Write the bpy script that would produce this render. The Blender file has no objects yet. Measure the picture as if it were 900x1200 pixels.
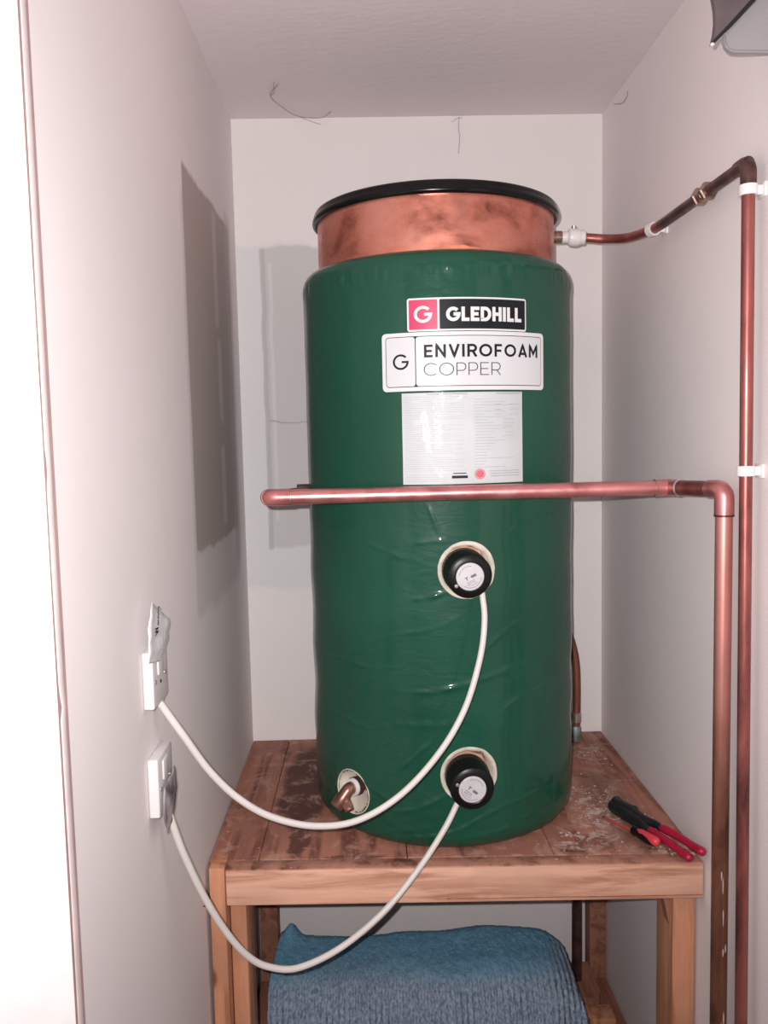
import bpy, bmesh, math, random
from mathutils import Vector, Matrix, noise
R_ = random.Random(7)
C = bpy.context.scene.collection
PI = math.pi
sc = bpy.context.scene

# ------------------------------------------------------------------ camera
EYE = Vector((0.0, 0.0, 1.25))
FPX = 980.0
dY = Vector((-20, 87, -FPX)).normalized()
up = Vector((-.0216, 1, .0888)); up = (up - up.dot(dY) * dY).normalized()
dX = dY.cross(up)
camd = bpy.data.cameras.new('camera'); cam = bpy.data.objects.new('camera', camd); C.objects.link(cam)
rot = Matrix((dX, dY, up))
cam.matrix_world = Matrix.Translation(EYE) @ rot.to_4x4()
camd.sensor_fit = 'HORIZONTAL'; camd.sensor_width = 36.0; camd.lens = 36.0 * FPX / 900.0
camd.clip_start = .02
sc.camera = cam

# ------------------------------------------------------------------ world, lights, exposure
w = bpy.data.worlds.new('world'); sc.world = w; w.use_nodes = True
bg = w.node_tree.nodes['Background']; bg.inputs[0].default_value = (1.0, .915, .92, 1); bg.inputs[1].default_value = .32
fl = bpy.data.lights.new('camera_flash', 'SPOT'); fl.energy = 59; fl.spot_size = math.radians(125); fl.spot_blend = 1.0; fl.shadow_soft_size = .004; fl.color = (1.0, .95, .945)
flo = bpy.data.objects.new('camera_flash', fl); C.objects.link(flo); flo.location = (-.022, -.005, 1.27); flo.rotation_euler = (math.radians(91), 0, math.radians(1))
sc.view_settings.view_transform = 'Standard'; sc.view_settings.look = 'None'
sc.view_settings.exposure = 0.0; sc.view_settings.gamma = 1.0; sc.view_settings.use_curve_mapping = False

# ------------------------------------------------------------------ materials
class NT:
    def __init__(s, name):
        s.m = bpy.data.materials.new(name); s.m.use_nodes = True
        s.t = s.m.node_tree; s.b = s.t.nodes['Principled BSDF']
    def n(s, typ, **k):
        o = s.t.nodes.new(typ)
        for a, v in k.items(): setattr(o, a, v)
        return o
    def l(s, a, b): s.t.links.new(a, b)
    def coord(s, scale=(1, 1, 1)):
        tc = s.n('ShaderNodeTexCoord'); mp = s.n('ShaderNodeMapping'); mp.inputs['Scale'].default_value = scale
        s.l(tc.outputs['Object'], mp.inputs[0]); return mp.outputs[0]
    def noise(s, vec, scale, detail=4, rough=.5, dist=0):
        o = s.n('ShaderNodeTexNoise'); o.inputs['Scale'].default_value = scale; o.inputs['Detail'].default_value = detail
        o.inputs['Roughness'].default_value = rough; o.inputs['Distortion'].default_value = dist
        s.l(vec, o.inputs['Vector']); return o.outputs[0]
    def ramp(s, fac, stops):
        o = s.n('ShaderNodeValToRGB'); e = o.color_ramp.elements
        while len(e) < len(stops): e.new(.5)
        for q, (p, c) in zip(e, stops): q.position = p; q.color = (*c, 1) if len(c) == 3 else c
        s.l(fac, o.inputs[0]); return o.outputs[0]
    def mix(s, f, a, b, bt='MIX'):
        o = s.n('ShaderNodeMix', data_type='RGBA', blend_type=bt)
        if isinstance(f, (int, float)): o.inputs[0].default_value = f
        else: s.l(f, o.inputs[0])
        for i, v in ((6, a), (7, b)):
            if isinstance(v, tuple): o.inputs[i].default_value = (*v, 1)
            else: s.l(v, o.inputs[i])
        return o.outputs[2]
    def math(s, op, a, b=0, c=0):
        o = s.n('ShaderNodeMath', operation=op)
        for i, v in enumerate((a, b, c)):
            if isinstance(v, (int, float)): o.inputs[i].default_value = v
            else: s.l(v, o.inputs[i])
        return o.outputs[0]
    def bump(s, h, strength, dist=.002):
        o = s.n('ShaderNodeBump'); o.inputs['Strength'].default_value = strength; o.inputs['Distance'].default_value = dist
        s.l(h, o.inputs['Height']); s.l(o.outputs[0], s.b.inputs['Normal']); return o
    def setc(s, c):
        if isinstance(c, tuple): s.b.inputs['Base Color'].default_value = (*c, 1)
        else: s.l(c, s.b.inputs['Base Color'])
    def p(s, **k):
        for a, v in k.items(): s.b.inputs[a.replace('_', ' ')].default_value = v

def plain(name, c, rough=.5, metal=0, bump=None, var=.06, **k):
    t = NT(name); v = t.coord()
    f = t.noise(v, 35, 4)
    dark = tuple(x * (1 - var * 2) for x in c); lite = tuple(min(1, x * (1 + var)) for x in c)
    t.setc(t.ramp(f, [(.3, dark), (.7, lite)])); t.p(Roughness=rough, Metallic=metal, **k)
    if bump: t.bump(t.noise(v, bump[0], 5), bump[1], bump[2] if len(bump) > 2 else .002)
    return t.m

def sm(t, v, a, b):      # smoothstep
    o = t.n('ShaderNodeMapRange', interpolation_type='SMOOTHSTEP')
    t.l(v, o.inputs[0]); o.inputs[1].default_value = a; o.inputs[2].default_value = b
    return o.outputs[0]
def band(t, v, a, b, e=.003):
    return t.math('MULTIPLY', sm(t, v, a - e, a + e), t.math('SUBTRACT', 1, sm(t, v, b - e, b + e)))

def paint(name, base, patches=(), bump=.07, stretch=(1, 1, 1), bscale=60):
    """wall paint; patches: (axis, a0, a1, z0, z1, colour, opacity, edge)"""
    t = NT(name); v = t.coord(); tc = t.n('ShaderNodeSeparateXYZ')
    wob = t.noise(v, 14, 3)
    t.l(v, tc.inputs[0])
    col = t.ramp(t.noise(v, 3.0, 5, .6), [(.3, tuple(x * .95 for x in base)), (.7, base)])
    spk = t.noise(v, 130, 2, .5)
    col = t.mix(t.math('MULTIPLY', t.math('GREATER_THAN', spk, .80), .25), col, tuple(x * .55 for x in base))
    wz = t.math('MULTIPLY_ADD', t.math('SUBTRACT', wob, .5), .03, tc.outputs[2])
    wa = {}
    for ax in (0, 1): wa[ax] = t.math('MULTIPLY_ADD', t.math('SUBTRACT', wob, .5), .008, tc.outputs[ax])
    for ax, a0, a1, z0, z1, c, op, e in patches:
        m = t.math('MULTIPLY', band(t, wa[ax], a0, a1, e), band(t, wz, z0, z1, e * 1.3))
        col = t.mix(t.math('MULTIPLY', m, op), col, c)
    t.setc(col); t.p(Roughness=.75)
    t.b.inputs['Specular IOR Level'].default_value = .3
    v2 = t.coord(stretch)
    h = t.math('ADD', t.noise(v2, bscale, 6, .6), t.math('MULTIPLY', t.noise(v2, 9, 3), 1.5))
    t.bump(h, bump, .003)
    return t.m

WALL = (.86, .80, .795)
PLA = (.43, .36, .335)
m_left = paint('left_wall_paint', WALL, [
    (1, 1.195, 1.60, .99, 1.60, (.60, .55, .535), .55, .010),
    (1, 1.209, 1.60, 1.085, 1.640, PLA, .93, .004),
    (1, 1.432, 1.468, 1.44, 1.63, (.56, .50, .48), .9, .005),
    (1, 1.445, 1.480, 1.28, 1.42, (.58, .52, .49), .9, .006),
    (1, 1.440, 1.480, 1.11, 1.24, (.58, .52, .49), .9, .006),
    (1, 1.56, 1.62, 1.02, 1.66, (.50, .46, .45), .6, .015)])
m_right = paint('right_wall_paint', WALL)
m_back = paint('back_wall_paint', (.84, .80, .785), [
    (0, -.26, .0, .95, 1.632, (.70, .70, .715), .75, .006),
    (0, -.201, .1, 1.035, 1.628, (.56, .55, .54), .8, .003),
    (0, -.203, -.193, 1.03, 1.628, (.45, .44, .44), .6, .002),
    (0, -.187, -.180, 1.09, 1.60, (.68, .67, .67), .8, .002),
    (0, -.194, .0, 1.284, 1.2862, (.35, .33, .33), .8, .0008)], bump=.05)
m_ceil = paint('ceiling_paint', (.79, .70, .715), bump=.24, stretch=(.5, 1.15, 1), bscale=70)
m_trim = plain('white_gloss_trim', (.88, .86, .85), .35, var=.02)
m_bead = plain('caulked_trim_paint', (.74, .62, .61), .5, var=.05)
m_groove = plain('brown_joint_line', (.44, .29, .28), .8)  # reddish brown of the joint lines either side of the bead
m_floor = plain('floor_boards', (.32, .25, .21), .8, bump=(30, .3))

def copper(name, c1, c2, c3, rough=.38, metal=.85, sc_=(1, 1, 1), s=22, b=.08):
    t = NT(name); v = t.coord(sc_)
    f = t.noise(v, s, 6, .62, .4)
    col = t.ramp(f, [(.30, c1), (.5, c2), (.68, c3)])
    t.setc(col); t.p(Metallic=metal)
    t.l(t.ramp(t.noise(v, s * 1.7, 4), [(.3, (rough - .08,) * 3), (.7, (rough + .12,) * 3)]), t.b.inputs['Roughness'])
    t.bump(t.noise(v, 90, 3), b, .001)
    return t.m
m_cyl = copper('cylinder_copper', (.30, .095, .065), (.70, .25, .18), (.78, .33, .25), .33, .8, (1, 1, 1.6), 14, .03)
m_pipe = copper('new_copper_pipe', (.52, .18, .17), (.70, .275, .27), (.79, .35, .34), .34, .85, (1, 1, 1), 20)
m_old = copper('aged_copper_pipe', (.09, .045, .035), (.30, .12, .08), (.42, .16, .11), .42, .7, (1, 1, .25), 30)
m_mid = copper('dulled_copper_pipe', (.11, .042, .036), (.33, .105, .092), (.46, .16, .14), .38, .75, (1, 1, .25), 26)
m_dark = copper('tarnished_copper_pipe', (.04, .025, .024), (.11, .055, .05), (.17, .08, .07), .4, .6, (1, 1, 1), 30)
t = NT('half_tarnished_copper'); v = t.coord((1, 1, .3)); zs = t.n('ShaderNodeSeparateXYZ'); t.l(t.coord(), zs.inputs[0])
zz = t.math('MULTIPLY_ADD', t.math('SUBTRACT', t.noise(v, 18, 4), .5), .45, zs.outputs[2]); k_ = sm(t, zz, .72, 1.02)
a_ = t.ramp(t.noise(v, 30, 6, .62, .4), [(.3, (.10, .05, .035)), (.5, (.28, .12, .075)), (.68, (.36, .17, .10))])
c_ = t.ramp(t.noise(v, 20, 5), [(.3, (.62, .25, .21)), (.7, (.80, .37, .32))])
t.setc(t.mix(k_, a_, c_)); t.p(Metallic=.75, Roughness=.4); m_drop = t.m
m_brass = copper('brass_fitting', (.12, .075, .055), (.34, .22, .165), (.58, .45, .38), .3, .9)
m_solder = copper('solder_ring', (.40, .36, .34), (.62, .56, .52), (.75, .70, .66), .3, .9)
m_verdi = plain('verdigris_fitting', (.26, .33, .30), .5, .4, var=.3)

def wood(name, base, dark, axis, stain=None, sc0=1.0, dust=None, worn=None):
    s = [1, 1, 1]; s[axis] = .07
    t = NT(name); v = t.coord(tuple(s))
    f = t.noise(v, 42 * sc0, 6, .6, .8)
    g = t.noise(v, 220 * sc0, 3, .5)
    v0 = t.coord()
    big = t.noise(v0, 5.0, 3)
    col = t.ramp(f, [(.38, dark), (.52, base), (.66, tuple(min(1, x * 1.13) for x in base))])
    col = t.mix(t.math('MULTIPLY', g, .25), col, dark)
    col = t.mix(sm(t, big, .48, .68), col, tuple(x * .78 for x in base))
    kn = t.n('ShaderNodeTexVoronoi'); kn.inputs['Scale'].default_value = 7; t.l(t.coord(tuple(.55 if i == axis else 1 for i in range(3))), kn.inputs[0])
    col = t.mix(t.math('SUBTRACT', 1, sm(t, kn.outputs['Distance'], .035, .085)), col, tuple(x * .55 for x in dark))
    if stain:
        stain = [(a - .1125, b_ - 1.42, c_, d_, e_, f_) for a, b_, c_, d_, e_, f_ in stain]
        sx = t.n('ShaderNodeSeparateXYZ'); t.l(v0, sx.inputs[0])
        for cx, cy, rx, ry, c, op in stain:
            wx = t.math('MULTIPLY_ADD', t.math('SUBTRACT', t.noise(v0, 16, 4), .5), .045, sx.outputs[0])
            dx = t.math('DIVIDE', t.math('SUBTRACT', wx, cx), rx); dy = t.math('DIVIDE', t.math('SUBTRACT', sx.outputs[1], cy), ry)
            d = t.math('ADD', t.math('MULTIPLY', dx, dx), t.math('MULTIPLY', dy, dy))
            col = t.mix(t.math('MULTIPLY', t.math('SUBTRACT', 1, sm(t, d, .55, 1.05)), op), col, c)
    if worn:
        sz = t.n('ShaderNodeSeparateXYZ'); t.l(v0, sz.inputs[0])
        col = t.mix(sm(t, sz.outputs[2], .6265, .6292), col, t.ramp(t.noise(v0, 30, 5, .65), [(.35, (.16, .06, .04)), (.5, worn), (.7, tuple(x * 1.3 for x in worn))]))
    if dust:
        col = t.mix(t.math('MULTIPLY', sm(t, t.noise(v0, 24, 6, .68, .6), .50, .64), .55), col, (.52, .31, .235))
        col = t.mix(t.math('MULTIPLY', sm(t, t.noise(t.coord((1.7, .8, 1)), 11, 5, .6), .54, .66), .6), col, (.13, .045, .032))
        for cx, cy, rx, ry, op in dust:
            sd_ = t.n('ShaderNodeSeparateXYZ'); t.l(v0, sd_.inputs[0])
            dx = t.math('DIVIDE', t.math('SUBTRACT', sd_.outputs[0], cx - .1125), rx); dy = t.math('DIVIDE', t.math('SUBTRACT', sd_.outputs[1], cy - 1.42), ry)
            d = t.math('SUBTRACT', 1, sm(t, t.math('ADD', t.math('MULTIPLY', dx, dx), t.math('MULTIPLY', dy, dy)), .2, 1.0))
            sp_ = sm(t, t.noise(v0, 55, 6, .75, .8), .47, .60)
            col = t.mix(t.math('MULTIPLY', t.math('MULTIPLY', d, sp_), op), col, (.60, .50, .45))
    t.setc(col); t.p(Roughness=.62)
    t.b.inputs['Specular IOR Level'].default_value = .35
    t.bump(t.math('ADD', f, g), .25, .0015)
    return t.m
m_beam = wood('pale_pine_beam', (.80, .46, .33), (.46, .22, .14), 0, worn=(.42, .20, .14))
m_leg = wood('orange_pine_leg', (.62, .29, .165), (.36, .14, .075), 2)
m_rail = wood('brown_pine_rail', (.38, .17, .11), (.22, .09, .06), 1)
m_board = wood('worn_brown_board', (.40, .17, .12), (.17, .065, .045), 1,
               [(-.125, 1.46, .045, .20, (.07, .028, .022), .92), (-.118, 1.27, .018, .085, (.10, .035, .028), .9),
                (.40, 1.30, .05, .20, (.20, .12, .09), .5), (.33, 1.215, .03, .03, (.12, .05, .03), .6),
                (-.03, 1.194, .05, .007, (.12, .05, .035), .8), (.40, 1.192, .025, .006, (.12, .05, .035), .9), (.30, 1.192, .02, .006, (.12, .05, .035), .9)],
               dust=[(.37, 1.34, .06, .09, .75), (.42, 1.57, .045, .06, .6), (.31, 1.215, .05, .03, .7), (.45, 1.18, .04, .03, .6), (.35, 1.26, .04, .06, .55)])

# green film
t = NT('green_film'); v = t.coord()
f = t.noise(v, 5, 4)
t.setc(t.ramp(f, [(.3, (.006, .060, .035)), (.7, (.009, .080, .047))])); t.p(Roughness=.45, Coat_Weight=.6, Coat_Roughness=.10)
t.b.inputs['Specular IOR Level'].default_value = .15
h = t.math('ADD', t.noise(t.coord((1, 1, 2.2)), 20, 5, .55, .9), t.math('MULTIPLY', t.noise(v, 160, 3), .10))
t.bump(h, .26, .006); m_green = t.m
m_foam = plain('cream_foam', (.70, .64, .54), .9, bump=(160, .6), var=.12)
m_blackp = plain('black_plastic', (.006, .0055, .0055), .35, bump=(200, .05), var=.1, Specular_IOR_Level=.3)
m_lid = plain('black_rubber_lid', (.004, .0035, .004), .22, var=.1, Specular_IOR_Level=.3)
m_whitep = plain('white_plastic', (.80, .77, .76), .35, var=.02)
m_socket = plain('socket_plastic', (.68, .65, .645), .3, var=.02)
m_cable = plain('white_cable', (.68, .63, .60), .42, var=.02)
m_slabel = plain('sticker_white', (.72, .73, .73), .30, var=.01)
m_spaper = plain('sticker_blank_white', (.66, .67, .69), .38, var=.01)
m_ink = plain('dark_ink', (.012, .014, .018), .45, var=.05, Specular_IOR_Level=.2)
m_pink = plain('crimson_print', (.62, .045, .13), .32, var=.03)
m_grey = plain('grey_ink', (.40, .41, .43), .5, var=.05)
m_disc = plain('heater_disc_foil', (.62, .60, .62), .38, .1, var=.05)
m_rust = plain('flux_residue', (.78, .25, .13), .45, var=.2)
m_red = plain('red_grip', (.40, .010, .045), .4, var=.08)
m_pinkg = plain('bright_red_grip', (.70, .06, .08), .4, var=.05)
m_steel = plain('blackened_steel', (.030, .036, .034), .42, .5, bump=(120, .1), var=.2)
m_plaster = plain('plaster_crumb', (.52, .42, .38), .9, var=.15)
m_dust = plain('web_dust', (.40, .35, .35), .9)
m_nail = plain('dark_steel_nail', (.05, .04, .05), .5, .6)
m_dgrey = plain('dark_grey_plastic', (.13, .10, .105), .55, var=.15)
m_hole = plain('black_recess', (.01, .01, .01), .8)

t = NT('plastic_sleeve_paper'); v = t.coord()
t.setc(t.ramp(t.noise(v, 12, 2), [(.3, (.54, .57, .58)), (.7, (.62, .64, .66))])); t.p(Roughness=.5, Coat_Weight=1.0, Coat_Roughness=.05)
bm_ = t.n('ShaderNodeBump'); bm_.inputs['Strength'].default_value = .75; bm_.inputs['Distance'].default_value = .006
t.l(t.noise(t.coord((1, 1, .45)), 21, 3, .5, 1.2), bm_.inputs['Height']); t.l(bm_.outputs[0], t.b.inputs['Coat Normal']); m_paper = t.m

t = NT('clear_crumpled_plastic'); v = t.coord()
t.setc((.90, .90, .91)); t.p(Roughness=.15, Alpha=.7)
t.bump(t.noise(v, 60, 4, .6, .8), .3, .003); m_bag = t.m
t = NT('frosted_grey_plastic'); t.setc((.44, .415, .43)); t.p(Roughness=.25, Transmission_Weight=.3)
t.bump(t.noise(t.coord(), 18, 3), .3, .004); m_frost = t.m

t = NT('blue_terry'); v = t.coord(); sx = t.n('ShaderNodeSeparateXYZ'); t.l(v, sx.inputs[0])
rib = t.math('SINE', t.math('MULTIPLY_ADD', t.noise(v, 7, 2), 9, t.math('MULTIPLY', sx.outputs[0], 620)))
low = t.math('SUBTRACT', 1, sm(t, sx.outputs[2], .305, .335))
col = t.ramp(t.noise(v, 60, 5, .7), [(.3, (.10, .25, .37)), (.7, (.19, .39, .54))])
grey = t.ramp(t.noise(t.coord((1.3, .6, .6)), 230, 3, .7), [(.35, (.11, .17, .27)), (.62, (.52, .55, .62))])
col = t.mix(t.math('MULTIPLY', low, .72), col, grey)
t.setc(col); t.p(Roughness=1, Sheen_Weight=.0)
t.b.inputs['Specular IOR Level'].default_value = .1
t.bump(t.math('ADD', t.math('MULTIPLY', t.math('MULTIPLY', rib, low), .5), t.noise(v, 300, 3, .7)), .9, .004); m_towel = t.m

# ------------------------------------------------------------------ helpers
def tagp(o, label=None, cat=None, group=None, kind=None):
    if label: o['label'] = label
    if cat: o['category'] = cat
    if group: o['group'] = group
    if kind: o['kind'] = kind
    return o
ORG = {}
def thing(name, loc, label, cat, group=None):
    o = bpy.data.objects.new(name, None); C.objects.link(o); o.location = loc; o.empty_display_size = .05
    ORG[o.name] = Vector(loc)
    return tagp(o, label, cat, group)
def finish(name, bm, mat, parent=None, smooth=35, label=None, kind=None, weld=True, recalc=True):
    if weld: bmesh.ops.remove_doubles(bm, verts=bm.verts, dist=1e-6)
    if recalc: bmesh.ops.recalc_face_normals(bm, faces=bm.faces)
    me = bpy.data.meshes.new(name); bm.to_mesh(me); bm.free()
    for m in (mat if isinstance(mat, (list, tuple)) else [mat]): me.materials.append(m)
    o = bpy.data.objects.new(name, me); C.objects.link(o)
    if smooth:
        me.shade_smooth(); me.set_sharp_from_angle(angle=math.radians(smooth))
    if parent is not None:
        org = ORG[parent.name]; me.transform(Matrix.Translation(-org)); o.parent = parent; ORG[o.name] = org
    if label: o['label'] = label
    if kind: o['kind'] = kind
    return o
def single(name, bm, mat, label, cat, group=None, smooth=35, kind=None):
    """a thing that is one mesh: origin moved to its lowest middle point"""
    o = finish(name, bm, mat, smooth=smooth)
    vs = [v.co for v in o.data.vertices]
    c = Vector((sum((max(v[i] for v in vs), min(v[i] for v in vs))) / 2 for i in range(3))); c.z = min(v.z for v in vs)
    o.data.transform(Matrix.Translation(-c)); o.location = c
    return tagp(o, label, cat, group, kind)
def B(): return bmesh.new()
def box(bm, x0, x1, y0, y1, z0, z1, bev=0, seg=2, M=None):
    r = bmesh.ops.create_cube(bm, size=1)
    vs = r['verts']
    for v_ in vs: v_.co = Vector((x0 + (v_.co.x + .5) * (x1 - x0), y0 + (v_.co.y + .5) * (y1 - y0), z0 + (v_.co.z + .5) * (z1 - z0)))
    if bev:
        es = list({e for v_ in vs for e in v_.link_edges})
        q = bmesh.ops.bevel(bm, geom=es, offset=bev, segments=seg, profile=.5, affect='EDGES')
        vs = list({v_ for f in q['faces'] for v_ in f.verts} | {v_ for v_ in vs if v_.is_valid})
    if M is not None:
        for v_ in vs: v_.co = M @ v_.co
    return vs
def lathe(bm, prof, M=None, seg=64, cap0=False, cap1=False, arc=2 * PI):
    """prof: (r, h) pairs; axis = local z, placed by M"""
    M = M or Matrix()
    rings = []
    full = arc > 2 * PI - 1e-6
    n = seg if full else seg + 1
    for r, h in prof:
        rings.append([bm.verts.new(M @ Vector((r * math.cos(arc * i / seg), r * math.sin(arc * i / seg), h))) for i in range(n)])
    for a, b in zip(rings, rings[1:]):
        for i in range(seg):
            j = (i + 1) % n
            bm.faces.new((a[i], a[j], b[j], b[i]))
    if cap0: bm.faces.new(rings[0][::-1])
    if cap1: bm.faces.new(rings[-1])
def axis_m(p, d):
    d = Vector(d).normalized(); return Matrix.Translation(p) @ d.to_track_quat('Z', 'Y').to_matrix().to_4x4()
def fillet(pts, rad, n=8):
    pts = [Vector(p) for p in pts]; out = [pts[0]]
    for i in range(1, len(pts) - 1):
        a, b, c = pts[i - 1], pts[i], pts[i + 1]
        u, v_ = (a - b), (c - b); lu, lv = u.length, v_.length; u.normalize(); v_.normalize()
        ang = u.angle(v_)
        if ang > PI - .02: out.append(b); continue
        r = rad[i - 1] if isinstance(rad, (list, tuple)) else rad
        d = min(r / math.tan(ang / 2), lu * .48, lv * .48)
        p0, p1 = b + u * d, b + v_ * d
        for k in range(n + 1):
            s = k / n; out.append(p0.lerp(b, s).lerp(b.lerp(p1, s), s))
    out.append(pts[-1]); return out
def catmull(pts, n=8):
    P = [Vector(p) for p in pts]; P = [2 * P[0] - P[1]] + P + [2 * P[-1] - P[-2]]; out = []
    for i in range(1, len(P) - 2):
        for k in range(n):
            s = k / n; a, b, c, d = P[i - 1:i + 3]
            out.append(.5 * ((2 * b) + (c - a) * s + (2 * a - 5 * b + 4 * c - d) * s * s + (3 * b - a - 3 * c + d) * s ** 3))
    out.append(P[-2]); return out
def tube(bm, pts, r, seg=20, caps=True):
    pts = [Vector(p) for p in pts]
    clean = [pts[0]]
    for p in pts[1:]:
        if (p - clean[-1]).length > 1e-6: clean.append(p)
    pts = clean; rings = []; nrm = None
    for i, p in enumerate(pts):
        t_ = (pts[min(i + 1, len(pts) - 1)] - pts[max(i - 1, 0)]).normalized()
        if nrm is None: nrm = t_.orthogonal().normalized()
        nrm = (nrm - nrm.dot(t_) * t_).normalized(); bn = t_.cross(nrm)
        rr = r[i] if isinstance(r, (list, tuple)) else r
        rings.append([bm.verts.new(p + rr * (math.cos(2 * PI * k / seg) * nrm + math.sin(2 * PI * k / seg) * bn)) for k in range(seg)])
    for a, b in zip(rings, rings[1:]):
        for k in range(seg): bm.faces.new((a[k], a[(k + 1) % seg], b[(k + 1) % seg], b[k]))
    if caps: bm.faces.new(rings[0][::-1]); bm.faces.new(rings[-1])
def skew(bm, k=-.028, x0=.1125):
    for v_ in bm.verts: v_.co.y += k * (v_.co.x - x0)

# ------------------------------------------------------------------ setting
XL, XR, YB, ZC = -.25, .475, 1.69, 1.8715
def struct(name, bm, m, smooth=0):
    o = finish(name, bm, m, smooth=smooth); o['kind'] = 'structure'; return o
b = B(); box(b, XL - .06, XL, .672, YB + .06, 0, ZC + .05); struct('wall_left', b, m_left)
b = B(); box(b, XR, XR + .06, .60, YB + .06, 0, ZC + .05); struct('wall_right', b, m_right)
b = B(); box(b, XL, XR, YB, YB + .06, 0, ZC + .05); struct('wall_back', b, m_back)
b = B(); box(b, XL, XR, .60, YB, ZC, ZC + .05); struct('ceiling', b, m_ceil)
b = B(); box(b, -1.2, 1.2, -1.2, YB + .06, -.05, 0); struct('floor', b, m_floor)
# door lining on the left: flat board, painted bead with small nicks where it meets the plaster
b = B()
pl = [(XL, .6515), (XL - .16, .44), (XL - .20, .47), (XL - .06, .6515)]
lo = [b.verts.new((x, y, 0)) for x, y in pl]; hi = [b.verts.new((x, y, ZC + .05)) for x, y in pl]
b.faces.new(lo); b.faces.new(hi)
for i in range(4): b.faces.new((lo[i], lo[(i + 1) % 4], hi[(i + 1) % 4], hi[i]))
struct('trim_1', b, m_trim, 30)
b = B()
pts, rr = [], []
for i in range(181):
    z = ZC * i / 180
    k = math.exp(-((z - 1.043) / .006) ** 2) + .6 * math.exp(-((z - 1.232) / .008) ** 2)
    pts.append((XL + .0002, .6612 + .0035 * k + .0008 * math.sin(z * 9), z)); rr.append(.0058 - .0024 * k)
tube(b, pts, rr, 16)
for v_ in b.verts: v_.co.x = XL + .0002 + (v_.co.x - (XL + .0002)) * .2
struct('trim_2', b, m_bead, 40)
b = B(); box(b, XL - .06, XL + .0003, .6515, .6725, 0, ZC); struct('trim_3', b, m_groove)

# ------------------------------------------------------------------ wooden stand
st = thing('wooden_stand', (.1125, 1.42, 0), 'rough timber stand with board top carrying the green hot water cylinder', 'stand')
TOP = .63
def sp(name, m, *bx, bev=.002, lab=None, k=-.028):
    b = B(); box(b, *bx, bev); skew(b, k)
    return finish(name, b, m, st, 30, lab)
b = B(); box(b, -.2205, .4720, 1.158, 1.185, .5745, TOP, .0025)
skew(b); finish('front_beam', b, m_beam, st, 30, 'pale planed pine front beam')
b = B(); box(b, .10, .4700, 1.1573, 1.158, .5800, .5812); skew(b); finish('crack', b, m_rail, st, 0, 'dark split along the lower edge of the beam')
sp('leg', m_leg, -.2445, -.2215, 1.158, 1.205, 0, TOP + .002, lab='thin orange pine post at the front left corner')
sp('leg', m_leg, -.2205, -.1965, 1.187, 1.262, 0, .608)
sp('leg', m_leg, .4385, .4715, 1.187, 1.257, 0, .608)
sp('leg', m_rail, -.2435, -.2065, 1.636, 1.676, 0, .608)
sp('leg', m_rail, .4385, .4715, 1.652, 1.692, 0, .608)
sp('side_rail', m_rail, -.2445, -.2215, 1.207, 1.676, .575, .608)
sp('back_rail', m_rail, -.2060, .4380, 1.655, 1.685, .555, .608)
b = B()
vs = [b.verts.new(v_) for v_ in ((.418, 1.200, .607), (.438, 1.200, .607), (.438, 1.200, .51), (.418, 1.222, .607), (.438, 1.222, .607), (.438, 1.222, .51))]
for f in ((0, 1, 2), (3, 5, 4), (0, 3, 4, 1), (1, 4, 5, 2), (2, 5, 3, 0)): b.faces.new([vs[i] for i in f])
skew(b); finish('corner_brace', b, m_rail, st, 0)
for x0, x1 in ((-.2485, -.1755), (-.1745, .045), (.0460, .262), (.2630, .4735)):
    b = B(); box(b, x0, x1, 1.1865, 1.6765 + .028 * (.1125 - max(x1, .1)) * 0, .609, TOP, .0012)
    for v_ in b.verts:
        if v_.co.y < 1.3: v_.co.y += -.028 * (v_.co.x - .1125)
        else: v_.co.y = YB - .002 if v_.co.y > 1.6 else v_.co.y
    finish('board', b, m_board, st, 30)
sp('lower_rail', m_rail, .4385, .4715, 1.260, 1.650, .07, .12)
sp('lower_rail', m_rail, -.2435, -.2150, 1.265, 1.634, .07, .12)
b = B()
pl = [(.385, 1.655), (.437, 1.655), (.437, 1.56), (.432, 1.548), (.418, 1.541), (.385, 1.541)]
top = [b.verts.new((x, y, .146)) for x, y in pl]; bot = [b.verts.new((x, y, .121)) for x, y in pl]
b.faces.new(top); b.faces.new(bot[::-1])
for i in range(6): b.faces.new((top[i], bot[i], bot[(i + 1) % 6], top[(i + 1) % 6]))
finish('lower_board', b, m_rail, st, 20)
sp('lower_board', m_leg, .37, .4475, 1.495, 1.538, .121, .142)
sp('lower_board', m_rail, -.2435, -.2150, 1.46, 1.634, .121, .135)

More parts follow.
